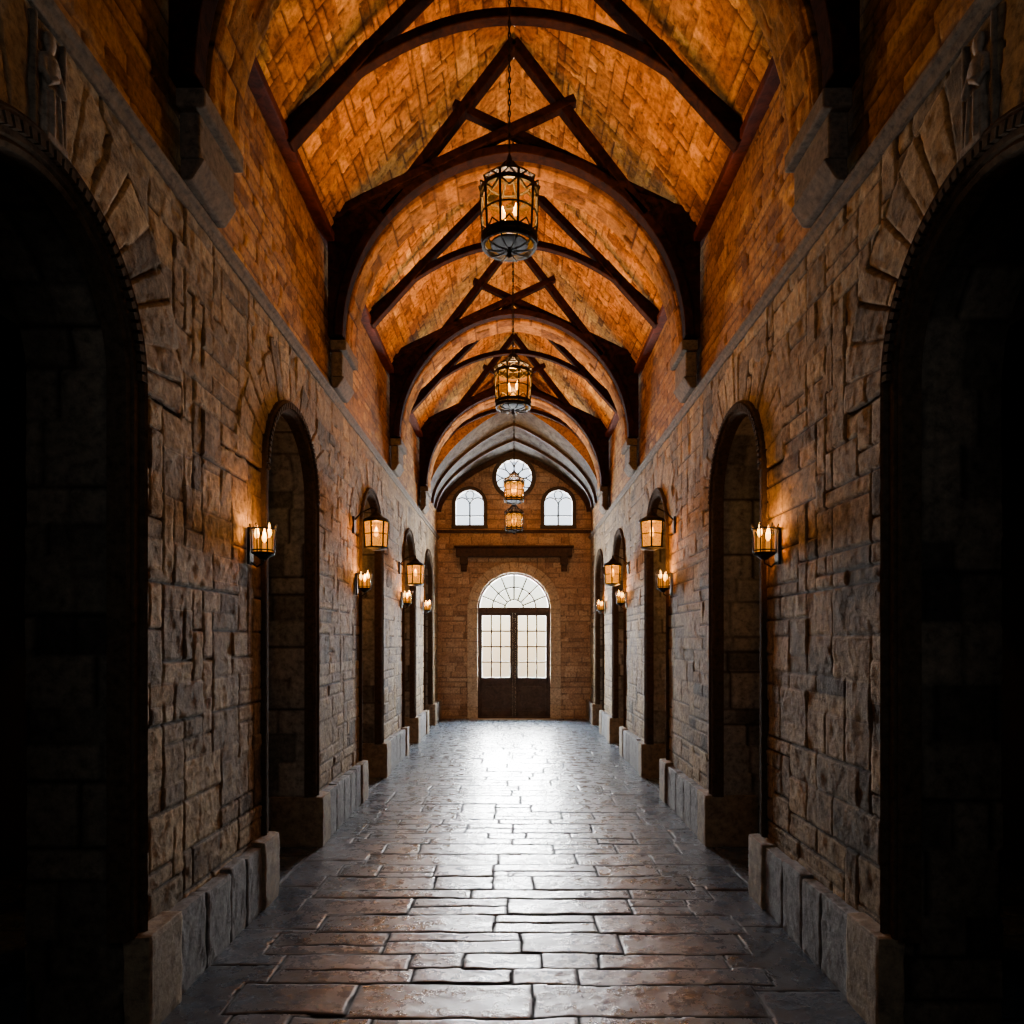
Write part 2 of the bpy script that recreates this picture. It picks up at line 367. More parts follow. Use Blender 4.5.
tn=1
def arch_path(a,r,n=32):
    pts=[];ns=[]
    for z in (0.40,1.2,2.0): pts.append((a-r,z)); ns.append((-1,0))
    for i in range(n+1):
        t=math.pi*i/n; pts.append((a-r*math.cos(t),SPR+r*math.sin(t))); ns.append((-math.cos(t),math.sin(t)))
    for z in (2.0,1.2,0.40): pts.append((a+r,z)); ns.append((1,0))
    return pts,ns
for sgn,side in((-1,"left"),(1,"right")):
    for ai,a in enumerate(ARCHES):
        pts,ns=arch_path(a,R)
        m=MB()
        P=[(sgn*W,p[0],p[1]) for p in pts]; N=[(0,n[0],n[1]) for n in ns]; B=[(-sgn,0,0)]*len(P)
        prof=[(-0.030,-0.05),(-0.030,0.020),(-0.018,0.036),(0.006,0.040),(0.012,0.032),(0.024,0.034),(0.032,0.046),(0.046,0.049),(0.056,0.040),(0.058,-0.03)]
        if ai==0: prof=[(-0.055,-0.06),(-0.055,0.020),(-0.040,0.030),(-0.026,0.022),(-0.020,0.036),(0.0,0.038),(0.012,0.030),(0.030,0.032),(0.036,0.050),(0.050,0.056),(0.064,0.048),(0.068,-0.03)]
        m.sweep(P,N,B,prof)
        nd=44
        for i in range(nd if ai<2 else 0):
            t=math.pi*(i+0.5)/nd; rr=R+0.018; y=a-rr*math.cos(t); z=SPR+rr*math.sin(t)
            n=(0,-math.cos(t),math.sin(t)); b=(-sgn,0,0); tg=Vector((0,math.sin(t),math.cos(t)))*0.0135
            p0=Vector((sgn*W,y,z))-tg; p1=p0+tg*2
            m.sweep([p0,p1],[n,n],[b,b],[(-0.018,0.03),(0.018,0.03),(0.018,0.058),(-0.018,0.058)])
        o=m.obj("trim_%d"%tn,M_TRIM,bevel=0); tn+=1
        structure(o,"dark carved stone moulding framing an arched opening","arch moulding")
    m=MB()
    prof=[(0.02,-0.04),(-0.030,-0.04),(-0.038,-0.022),(-0.040,-0.010),(-0.058,0.0),(-0.062,0.018),(0.02,0.028)]
    m.sweep([(sgn*W,YB,LEDGE),(sgn*W,YE,LEDGE)],[(sgn,0,0)]*2,[(0,0,1)]*2,prof)
    o=m.obj("trim_%d"%tn,M_CORB,bevel=0.004); tn+=1; structure(o,"stone cornice ledge running along the wall","cornice")
    m=MB(); m.box((sgn*(W-0.04),(YB+YV)/2,EAVE-0.01),(0.10,YV-YB,0.075)); o=m.obj("trim_%d"%tn,M_PLATE,bevel=0.008); tn+=1
    structure(o,"reddish timber wall plate under the vaulted ceiling","wall plate")

# plinths
edges=[YB]+JAMBS+[YE]
piers=[(edges[i],edges[i+1]) for i in range(0,len(edges),2)]
rg=random.Random(4)
def rough_block(m,c,d,seed,n=9):
    hx=[x/2 for x in d]; rr=0.012
    for ax in range(3):
        for s in(-1,1):
            v=[];f=[]
            for i in range(n+1):
                for j in range(n+1):
                    p=[0,0,0]; p[ax]=s*hx[ax]
                    gi=-1+2*i/n; gj=-1+2*j/n
                    gi=math.copysign(abs(gi)**0.6,gi); gj=math.copysign(abs(gj)**0.6,gj)
                    p[(ax+1)%3]=gi*hx[(ax+1)%3]; p[(ax+2)%3]=gj*hx[(ax+2)%3]
                    q=[max(-hx[k]+rr,min(hx[k]-rr,p[k])) for k in range(3)]
                    dv=Vector([p[k]-q[k] for k in range(3)])
                    if dv.length>rr: dv=dv.normalized()*rr
                    p=[q[k]+dv[k] for k in range(3)]
                    w=[c[k]+p[k] for k in range(3)]
                    nn=0.0025*math.sin(w[0]*37+w[1]*29+seed*5)*math.sin(w[2]*31+w[1]*23+seed)+0.0015*math.sin(w[1]*71+seed*3+w[2]*53)*math.cos(w[0]*67)
                    for k in range(3): p[k]+= nn*(p[k]/max(hx[k],0.05))
                    v.append(tuple(c[k]+p[k] for k in range(3)))
            for i in range(n):
                for j in range(n):
                    a=i*(n+1)+j; f.append((a,a+n+1,a+n+2,a+1))
            m.add(v,f)
for sgn,side in((-1,"left"),(1,"right")):
    for pi_,(a,b) in enumerate(piers):
        m=MB(); fm=[]; a2=a-0.02 if a>0 else a; b2=b+0.06 if b<YE-0.1 else b
        n=max(2,int(round((b2-a2)/0.27))) if a>0 else 4; ws=[rg.uniform(0.8,1.25) for _ in range(n)]; s=sum(ws); y=a2
        for i,w in enumerate(ws):
            d=w/s*(b2-a2); ends=(i==0 or i==n-1)
            x0=W-0.078-rg.uniform(0,0.008)-(0.016 if ends else 0); x1=W+0.12
            if ends: x1=W+(0.015 if (pi_==1 and i==0) else 0.33)
            hh=0.40+rg.uniform(-0.010,0.010)+(0.012 if ends else 0)
            c0=len(m.f); rough_block(m,(sgn*(x0+x1)/2,y+d/2,hh/2-0.01),(x1-x0,d-0.004,hh),rg.random()*30); fm+=[1 if ends else 0]*(len(m.f)-c0); y+=d
        o=m.obj("baseboard_"+side,None,mats=[M_PLINTH,M_PLINTH2],fm=fm,smooth=False); structure(o,"worn stone block plinth at the foot of a pier","plinth")

# ------------------------------------------------------------------ floor
G=Grid()
xs=axis(-3.6,3.6,lambda x:0.1 if abs(x+0.05)>1.75 else 0.0115)
ys=axis(YB,YE+0.02,lambda y:0.1 if y<2.3 else 0.008+max(0,y-3.5)*0.0022)
X,Y=np.meshgrid(xs,ys,indexing='ij')
g=random.Random(78); rects=[]
for s in(-1,1):
    for (a,b) in((0.9,1.58),(1.58,2.5),(2.5,3.7)):
        y=YB-g.uniform(0,0.5)
        while y<YE+0.3:
            d=g.uniform(0.35,0.85); rects.append((min(s*a,s*b),y,max(s*a,s*b),y+d)); y+=d
y=YB
while y<YE+0.3:
    d=g.choice([0.16,0.21,0.26,0.30,0.34,0.38]); x=-1.16+g.uniform(-0.18,0.16); xe=1.16+g.uniform(-0.16,0.18)
    while x<xe-1e-6:
        w=g.choice([g.uniform(0.26,0.42),g.uniform(0.45,0.75),g.uniform(0.65,1.05)]); x2=x+w
        if xe-x2<0.26: x2=xe
        rr_=g.random(); jy=g.uniform(-0.025,0.025)
        if rr_<0.28 and d>0.25:
            sp=d*g.uniform(0.4,0.6); rects+=[(x,y,x2,y+sp),(x,y+sp,x2,y+d)]
        elif rr_<0.40: rects.append((x,y,x2,y+d+0.06))
        else: rects.append((x,y+jy,x2,y+d))
        x=x2
    y+=d
L=Lay(-3.7,3.7,YB,YE+0.4,rects,9)
h,t,e=field(L,X,Y,bev=0.014,hm=0.0036,hv=0.0030,tilt=0.0035,rough=0.0046,rs=3.6,warp=0.022,seed=31,gap=0.001,ws=4.0,ew=0.010,e0=-0.25)
crk=np.abs(fbm(X*1.3+9,Y*1.1,77,4)); cm=np.clip(1-crk/0.003,0,1)*(fbm(X*0.9,Y*0.9,5,2)>0.08)
h=h-0.003*cm; e=np.minimum(e,1-0.9*cm)
G.add(np.stack([X,Y,h-0.008],-1),t,e,0)
o=G.obj("floor",[M_FLOOR]); structure(o,"worn blue-grey flagstone floor with wet-looking sheen","floor")

# ------------------------------------------------------------------ ceiling
G=Grid()
ys=axis(YB,YV,lambda y:0.08 if y<2 else 0.020+max(0,y-5)*0.002)
SL=math.hypot(W,RIDGE-EAVE)
ss=np.arange(0,SL+0.02,0.016)
for sgn,sd in((-1,3),(1,5)):
    Y,S=np.meshgrid(ys,ss,indexing='ij')
    L=pack(YB,YV+0.2,0,SL+0.1,0.075,0.08,[1,2,2,3,3],[1,1,1,2],sd+200)
    h,t,e=field(L,Y,S,bev=0.012,hm=0.008,hv=0.014,tilt=0.007,rough=0.013,rs=16,warp=0.009,seed=sd,gap=0.001,ws=7)
    f=S/SL; bul=0.10*4*f*(1-f)
    nx=(RIDGE-EAVE)/SL; nz=W/SL
    px=W*(1-f)+nx*(bul-h); pz=EAVE+(RIDGE-EAVE)*f+nz*(bul-h)
    G.add(np.stack([sgn*(px+0.01),Y,pz],-1),t,e,0)
CZ=H+1.66*W; CBv=0.78*W
th=np.linspace(0,math.pi,61); yy=np.linspace(YV-0.15,YE+0.05,10)
def vx(T): return W*np.cos(T)
def vz(T,cb=CBv):
    s=np.sin(T); return CZ+cb*(0.58*s+0.42*(1-np.abs(np.cos(T))))
T,Y=np.meshgrid(th,yy,indexing='ij')
fr=np.clip((YE-Y)/(YE-YV),0,1.2)
G.add(np.stack([vx(T),Y,vz(T,CBv+fr*0.26*W)],-1),0.5,1.0,1)
k=np.linspace(0,1,8); T,K=np.meshgrid(th,k,indexing='ij')
xo=W*np.cos(T); zi=vz(T,CBv+1.1*0.26*W); zo=np.maximum(zi,EAVE+(RIDGE-EAVE)*(1-np.abs(xo)/W)+0.3)
G.add(np.stack([xo,np.full_like(xo,YV-0.15),zi+(zo-zi)*K],-1),0.5,1.0,0)
o=G.obj("ceiling",[M_CEIL,M_PLAST]); structure(o,"pitched brick vault ceiling glowing orange, plastered at the far bay","ceiling")

# ------------------------------------------------------------------ transverse arches and trusses
CA=H+1.60*W; RA=0.905*W; OFF=0.06*W
def aprof(u,r):
    u=np.asarray(u,float); R2=r+OFF; um=math.acos(OFF/R2)
    left=u>math.pi/2
    a=np.where(left,math.pi-u,u)*um/(math.pi/2)
    x=R2*np.cos(a)-OFF; z=R2*np.sin(a)
    nx=np.cos(a); nz=np.sin(a)
    return np.where(left,-x,x),z,np.where(left,-nx,nx),nz
RB=[3.25,6.0,8.95,11.75]
def beam(m,p,q,w,d,y=0):
    t=Vector((q[0]-p[0],0,q[1]-p[1])).normalized(); n=(-t.z,0,t.x)
    m.sweep([(p[0],y,p[1]),(q[0],y,q[1])],[n,n],[(0,1,0)]*2,[(-w/2,-d/2),(w/2,-d/2),(w/2,d/2),(-w/2,d/2)])
XW=W-0.035
for i,yy in enumerate(RB):
    if i==0:
        root=empty("transverse_arch",(0,yy+0.12,LEDGE)); zo=-LEDGE
        Gr=Grid(); us=np.linspace(0,math.pi,191); Rin=RA; TK=XW-RA; D=0.36
        for kind in("soffit","front","back","top"):
            if kind in("soffit","top"): vs=np.linspace(0,D,28 if kind=="soffit" else 4)
            else: vs=np.linspace(0,TK,8)
            U,V=np.meshgrid(us,vs,indexing='ij')
            L=rows(0,D+0.02,0,math.pi*Rin,(0.10,0.2),(0.12,0.30),17)
            hh,tt,ee=field(L,V,U*Rin,bev=0.012,hm=0.004,hv=0.016,tilt=0.006,rough=0.010,rs=12,warp=0.007,seed=8,gap=0.001)
            ef=np.clip(np.minimum(V,D-V)/0.02,0,1)
            if kind=="soffit": off=-hh*ef; yv=V
            elif kind=="top": off=TK+0*V; yv=V
            elif kind=="front": off=V; yv=0*V
            else: off=V; yv=D+0*V
            ax,az,anx,anz=aprof(U,Rin)
            Gr.add(np.stack([ax+anx*off,yv,CA+zo+az+anz*off],-1),tt,ee,0)
        ring=Gr.obj("arch_ring",[M_ARCHST]); ring.parent=root; ring["label"]="rough ochre stone voussoir arch ring"
        for sg in(-1,1):
            m=MB()
            m.box((sg*(XW-0.07),D/2-0.04,CA+zo-0.05),(0.14,D+0.12,0.09))
            m.box((sg*(XW-0.048),D/2-0.03,CA+zo-0.20),(0.096,D+0.06,0.22))
            v=[]
            for (x,z) in((XW,zo+CA-0.30),(XW-0.115,zo+CA-0.30),(XW-0.05,0.04),(XW,0.04)):
                for y in(-0.05,D): v.append((sg*x,y,z))
            m.add(v,[(0,1,3,2),(2,3,5,4),(4,5,7,6),(6,7,1,0),(0,2,4,6),(1,7,5,3)])
            c=m.obj("corbel",M_CORB,parent=root,bevel=0.012); c["label"]="stepped stone corbel under the arch foot"
        thing(root,"gently pointed stone arch on corbels spanning the hall","stone arch","stone arches spanning the hall")
        proto=root
        tr=empty("roof_truss",(0,yy,LEDGE))
        m=MB(); nn=60; pr=[(-0.010,-0.06),(0.065,-0.06),(0.065,0.06),(-0.010,0.06)]
        uu=np.linspace(0,math.pi,nn+1); ax,az,anx,anz=aprof(uu,RA)
        pts=[(float(ax[k]),0,CA+zo+float(az[k])+0.001) for k in range(nn+1)]; ns=[(float(anx[k]),0,float(anz[k])) for k in range(nn+1)]
        m.sweep(pts,ns,[(0,1,0)]*len(pts),pr)
        m.obj("curved_rib",M_WOOD,parent=tr,bevel=0.008)
        for sg in(-1,1):
            m=MB()
            uu=np.linspace(0,math.pi/2*0.60,13); ax,az,anx,anz=aprof(uu,RA)
            p0=[(sg*float(ax[k]+anx[k]*0.045),CA+zo+float(az[k]+anz[k]*0.045)) for k in range(13)]
            poly=[(sg*XW,CA+zo)]+p0+[(sg*0.90*W,H+2.28*W+zo),(sg*XW,H+2.20*W+zo)]
            n=len(poly); v=[(x,-0.04,z) for x,z in poly]+[(x,0.04,z) for x,z in poly]
            f=[tuple(range(n)),tuple(range(n,2*n))[::-1]]+[(j,(j+1)%n,n+(j+1)%n,n+j) for j in range(n)]
            m.add(v,f); m.obj("spandrel",M_WOOD,parent=tr)
            m=MB(); beam(m,(0,H+3.15*W+zo),(sg*0.70*W,H+2.24*W+zo),0.080,0.12); m.obj("rafter",M_WOOD,parent=tr,bevel=0.008)
            m=MB()
            A=[(-0.32,2.84),(0.0,2.69),(0.30,2.55),(0.55,2.43),(0.80,2.31),(0.965,2.22)]
            pts=[(sg*x*W,sg*0.03,H+z*W+zo) for x,z in A]; ns=[]
            for k in range(len(pts)):
                q=Vector(pts[min(k+1,len(pts)-1)])-Vector(pts[max(k-1,0)]); q.normalize(); ns.append((-q.z,0,q.x))
            m.sweep(pts,ns,[(0,1,0)]*len(pts),[(-0.034,-0.045),(0.034,-0.045),(0.034,0.045),(-0.034,0.045)])
            m.obj("scissor_brace",M_WOOD,parent=tr,bevel=0.006)
        thing(tr,"dark timber arched truss with straight rafters and scissor braces","roof truss","arched timber trusses")
        trp=tr
    else:
        dup(proto,(0,yy+0.12,LEDGE)); dup(trp,(0,yy,LEDGE))
IB=[4.80,7.55,10.4,12.95]
for i,yy in enumerate(IB):
    if i==0:
        tr=empty("tie_truss",(0,yy,EAVE)); zo=-EAVE
        for sg in(-1,1):
            m=MB(); beam(m,(0,H+3.11*W+zo),(sg*(XW-0.02),H+2.13*W+zo),0.075,0.10); m.obj("rafter",M_WOOD,parent=tr,bevel=0.008)
            m=MB(); beam(m,(sg*W*0.60,H+2.50*W+zo),(sg*XW*0.98,H+2.10*W+zo),0.09,0.11); m.obj("foot_brace",M_WOOD,parent=tr,bevel=0.008)
        m=MB(); pts=[];nn=24
        for k in range(nn+1):
            x=(XW-0.01)*(2*k/nn-1); pts.append((x,0,H+W*(2.12+0.52*(1-(x/W)**2))+zo))
        ns=[]
        for k in range(nn+1):
            a=Vector(pts[min(k+1,nn)])-Vector(pts[max(k-1,0)]); a.normalize(); ns.append((-a.z,0,a.x))
        m.sweep(pts,ns,[(0,1,0)]*(nn+1),[(-0.034,-0.04),(0.034,-0.04),(0.034,0.04),(-0.034,0.04)])
        m.obj("curved_tie",M_WOOD,parent=tr,bevel=0.008)
        thing(tr,"dark timber truss with curved tie beam under the brick ceiling","roof truss","curved tie trusses")
        tp=tr
    else: dup(tp,(0,yy,EAVE))

# ------------------------------------------------------------------ end wall
G=Grid()
ZT=H+2.48*W
DR=0.79; DS=2.30
SW=[(-0.93,4.03,4.50,0.33),(0.93,4.03,4.50,0.33)]; RW=(0.0,5.06,0.42)
xs=axis(-W-0.03,W+0.03,lambda x:0.018); zs=axis(-0.06,ZT+0.05,lambda z:0.018)
X,Z=np.meshgrid(xs,zs,indexing='ij')
L=rows(-W-0.1,W+0.1,-0.06,ZT+0.1,(0.08,0.15),(0.14,0.34),301)
h,t,e=field(L,X,Z,bev=0.012,hm=0.010,hv=0.012,tilt=0.006,rough=0.010,rs=12,warp=0.008,seed=6,gap=0.002)
FX=(X[:-1,:-1]+X[1:,1:])/2; FZ=(Z[:-1,:-1]+Z[1:,1:])/2
keep=~((np.abs(FX)<DR)&(FZ<DS)); keep&=~((FX**2+(FZ-DS)**2<DR**2))
for (cx,z0,z1,r) in SW: keep&=~((np.abs(FX-cx)<r)&(FZ>z0)&(FZ<z1)); keep&=~(((FX-cx)**2+(FZ-z1)**2<r*r)&(FZ>=z1))
keep&=~((FX-RW[0])**2+(FZ-RW[1])**2<RW[2]**2)
G.add(np.stack([X,YE-h,Z],-1),t,e,0,keep)
o=G.obj("wall_back",[M_END]); structure(o,"warm tan brick end wall with door and three small windows","wall")
def arc_path(cx,zs_,r,z0,n=24):
    pts=[(cx-r,z0)]; ns=[(-1,0)]
    for i in range(n+1):
        t=math.pi*i/n; pts.append((cx-r*math.cos(t),zs_+r*math.sin(t))); ns.append((-math.cos(t),math.sin(t)))
    pts.append((cx+r,z0)); ns.append((1,0)); return pts,ns
def xz_sweep(m,pts,ns,prof,y,closed=False):
    m.sweep([(p[0],y,p[1]) for p in pts],[(n[0],0,n[1]) for n in ns],[(0,-1,0)]*len(pts),prof,closed)
def rect(a,b,c,d): return [(a,c),(b,c),(b,d),(a,d)]
m=MB(); rgd=random.Random(3)
for k in range(15):
    t0=math.pi*k/15+0.008; t1=math.pi*(k+1)/15-0.008; pr=rgd.uniform(0.06,0.08)
    pp=[(-DR*math.cos(t),DS+DR*math.sin(t)) for t in np.linspace(t0,t1,5)]; nn=[(-math.cos(t),math.sin(t)) for t in np.linspace(t0,t1,5)]
    xz_sweep(m,pp,nn,rect(-0.03,0.19,-0.3,pr),YE)
for s in(-1,1):
    z=0.0
    while z<DS-0.01:
        z2=min(DS,z+rgd.uniform(0.22,0.34)); pr=rgd.uniform(0.06,0.08)
        xz_sweep(m,[(s*DR,z+0.005),(s*DR,z2-0.005)],[(s,0)]*2,rect(-0.03,0.19,-0.3,pr),YE); z=z2
m.box((0,YE+0.05,-0.02),(2*DR+0.3,0.5,0.05))
o=m.obj("trim_%d"%tn,stone_mat("surround_stone",[(0.38,0.29,0.19),(0.60,0.48,0.33)],attr=False),bevel=0.01); tn+=1
structure(o,"pale stone block surround of the arched door","door surround")
m=MB(); m.box((0,YE-0.10,3.47),(2.42,0.2,0.17)); m.box((0,YE-0.07,3.60),(2.5,0.14,0.05))
for s in(-1,1):
    m.box((s*1.05,YE-0.09,3.31),(0.16,0.18,0.17)); m.box((s*1.05,YE-0.06,3.16),(0.12,0.12,0.15))
o=m.obj("trim_%d"%tn,M_LINT,bevel=0.012); tn+=1; structure(o,"dark timber lintel beam on brackets above the door","lintel beam")
m=MB(); m.box((0,YE-0.03,3.93),(2*W,0.07,0.06)); o=m.obj("trim_%d"%tn,M_LINT,bevel=0.008); tn+=1; structure(o,"thin stone string course below the small windows","string course")
m=MB(); tt=np.linspace(math.pi,0,41); P=[(0.985*float(vx(t)),CZ+(float(vz(t))-CZ)*0.985) for t in tt]; N=[(math.cos(t),math.sin(t)) for t in tt]
xz_sweep(m,P,N,rect(-0.07,0.02,-0.02,0.09),YE); o=m.obj("trim_%d"%tn,M_LINT); tn+=1; structure(o,"dark rib where the vault meets the end wall","vault rib")
for yy_ in (13.72,14.25):
    cb=CBv+(YE-yy_)/(YE-YV)*0.26*W
    m=MB(); P=[(0.99*float(vx(t)),CZ+(float(vz(t,cb))-CZ)*0.99) for t in tt]
    xz_sweep(m,P,N,rect(-0.035,0.02,-0.03,0.03),yy_); o=m.obj("trim_%d"%tn,M_LINT); tn+=1; structure(o,"slim dark rib across the grey end vault","vault rib")
# door
dr=empty("door_1",(0,YE+0.05,0)); structure(dr,"dark wooden double door with glazed upper panels and fanlight","door")
m=MB(); pts,ns=arc_path(0,DS,DR-0.02,0.0,36); xz_sweep(m,pts,ns,rect(-0.05,0.04,-0.06,0.06),0); m.box((0,0,DS-0.02),(2*DR-0.08,0.13,0.11)); m.box((0,-0.01,DS/2),(0.055,0.10,DS)); m.box((0,0,0.01),(2*DR-0.06,0.14,0.05)); m.obj("frame",M_DOOR,parent=dr)
m=MB(); BW=0.015
for k in range(1,8):
    t=math.pi*k/8; m.sweep([(0.2*math.cos(t),0,DS+0.2*math.sin(t)),(0.73*math.cos(t),0,DS+0.73*math.sin(t))],[(-math.sin(t),0,math.cos(t))]*2,[(0,1,0)]*2,rect(-BW,BW,-0.02,0.02))
for r in(0.2,0.46):
    tt2=np.linspace(0,math.pi,30); m.sweep([(r*math.cos(t),0,DS+r*math.sin(t)) for t in tt2],[(math.cos(t),0,math.sin(t)) for t in tt2],[(0,1,0)]*30,rect(-BW,BW,-0.02,0.02))
m.obj("fanlight_bars",M_DOOR,parent=dr)
m=MB(); tt=np.linspace(0,math.pi,30); v=[(0.72*math.cos(t),0.03,DS+0.72*math.sin(t)) for t in tt]; m.add(v,[tuple(range(30))]); m.obj("fanlight_glass",M_GLASS,parent=dr)
for s in(-1,1):
    m=MB(); x0,x1=0.028,0.735; zb,zt=0.03,DS-0.07
    cx=s*(x0+x1)/2
    for x in(x0+0.03,x1-0.035): m.box((s*x,0,(zb+zt)/2),(0.06,0.06,zt-zb))
    m.box((cx,0,zt-0.035),(x1-x0,0.06,0.07)); m.box((cx,0,0.80),(x1-x0,0.06,0.12)); m.box((cx,0,0.09),(x1-x0,0.06,0.14))
    m.box((cx,0.01,0.45),(x1-x0-0.1,0.03,0.66)); m.box((cx,-0.01,0.45),(x1-x0-0.28,0.03,0.44))
    leaf=m.obj("door_leaf",M_DOOR,parent=dr,bevel=0.006)
    m=MB(); g0,g1=x0+0.06,x1-0.065; gz0=0.86; gz1=zt-0.07
    for k in(1,2): m.box((s*(g0+(g1-g0)*k/3),0,(gz0+gz1)/2),(0.032,0.03,gz1-gz0))
    for k in(1,2,3): m.box((cx,0,gz0+(gz1-gz0)*k/4),(g1-g0,0.03,0.030))
    m.obj("glazing_bars",M_DOOR,parent=leaf)
    m=MB(); m.add([(s*g0,0.022,gz0),(s*g1,0.022,gz0),(s*g1,0.022,gz1),(s*g0,0.022,gz1)],[(0,1,2,3)]); m.obj("glass",M_GLASS,parent=leaf)
    m=MB(); m.tube([(s*0.055,-0.035,0.98),(s*0.055,-0.075,0.98),(s*0.055,-0.075,1.10),(s*0.055,-0.035,1.10)],0.008); m.obj("handle",M_IRON,parent=leaf)
M_FR=wood_mat("window_frame",(0.02,0.015,0.011),(0.05,0.035,0.022))
w=empty("window_1",(RW[0],YE+0.03,RW[1])); structure(w,"small round window with petal-like glazing tracery","window")
m=MB(); tt=np.linspace(0,2*math.pi,40,endpoint=False); r=RW[2]
m.sweep([(r*math.cos(t),0,r*math.sin(t)) for t in tt],[(math.cos(t),0,math.sin(t)) for t in tt],[(0,1,0)]*40,rect(-0.05,0.04,-0.10,0.06),True); m.obj("frame",M_FR,parent=w)
m=MB(); q=0.10
m.sweep([(q*math.cos(t),0,q*math.sin(t)) for t in tt],[(math.cos(t),0,math.sin(t)) for t in tt],[(0,1,0)]*40,rect(-0.015,0.015,-0.015,0.015),True)
for k in range(8):
    a0=2*math.pi*(k+0.5)/8; cc=(0.255*math.cos(a0),0.255*math.sin(a0)); t2=np.linspace(0,2*math.pi,20,endpoint=False)
    P=[];N=[]
    for t in t2:
        lx=0.15*math.cos(t); ly=0.088*math.sin(t)
        P.append((cc[0]+lx*math.cos(a0)-ly*math.sin(a0),0,cc[1]+lx*math.sin(a0)+ly*math.cos(a0)))
        nx,ny=math.cos(t)*0.088,math.sin(t)*0.15; l=math.hypot(nx,ny); nx/=l; ny/=l
        N.append((nx*math.cos(a0)-ny*math.sin(a0),0,nx*math.sin(a0)+ny*math.cos(a0)))
    m.sweep(P,N,[(0,1,0)]*20,rect(-0.013,0.013,-0.01,0.01),True)
m.obj("glazing_bars",M_FR,parent=w)
m=MB(); m.add([(r*math.cos(t),0.02,r*math.sin(t)) for t in tt],[tuple(range(40))]); m.obj("glass",M_GLASS,parent=w)
for i,(cx,z0,z1,r) in enumerate(SW):
    w=empty("window_%d"%(i+2),(cx,YE+0.03,z0)); structure(w,"small round-headed window with curved tracery","window")
    pts,ns=arc_path(0,z1-z0,r,0.0,20)
    m=MB(); xz_sweep(m,pts,ns,rect(-0.04,0.04,-0.06,0.10),0); m.box((0,0,0),(2*r+0.1,0.16,0.07)); m.obj("frame",M_FR,parent=w)
    m=MB(); m.box((0,0,(z1-z0)/2),(0.036,0.03,z1-z0)); m.box((0,0,(z1-z0)*0.5),(2*r,0.03,0.026))
    t2=np.linspace(0,math.pi,14); q=r*0.5
    for s in(-1,1):
        m.sweep([(s*q+q*math.cos(t),0,z1-z0-0.02+q*math.sin(t)) for t in t2],[(math.cos(t),0,math.sin(t)) for t in t2],[(0,1,0)]*14,rect(-0.014,0.014,-0.012,0.012))
    t3=np.linspace(0,2*math.pi,16,endpoint=False); m.sweep([(0.085*math.cos(t),0,z1-z0+0.205+0.085*math.sin(t)) for t in t3],[(math.cos(t),0,math.sin(t)) for t in t3],[(0,1,0)]*16,rect(-0.012,0.012,-0.012,0.012),True)
    m.obj("glazing_bars",M_FR,parent=w)
    m=MB(); m.add([(p[0],0.02,p[1]) for p in pts],[tuple(range(len(pts)))]); m.obj("glass",M_GLASS,parent=w)
m=MB(); m.box((0,YB-0.05,3.4),(7.2,0.1,6.9)); o=m.obj("wall_front",M_DARK); structure(o,"plain dark stone wall closing the hall","wall")

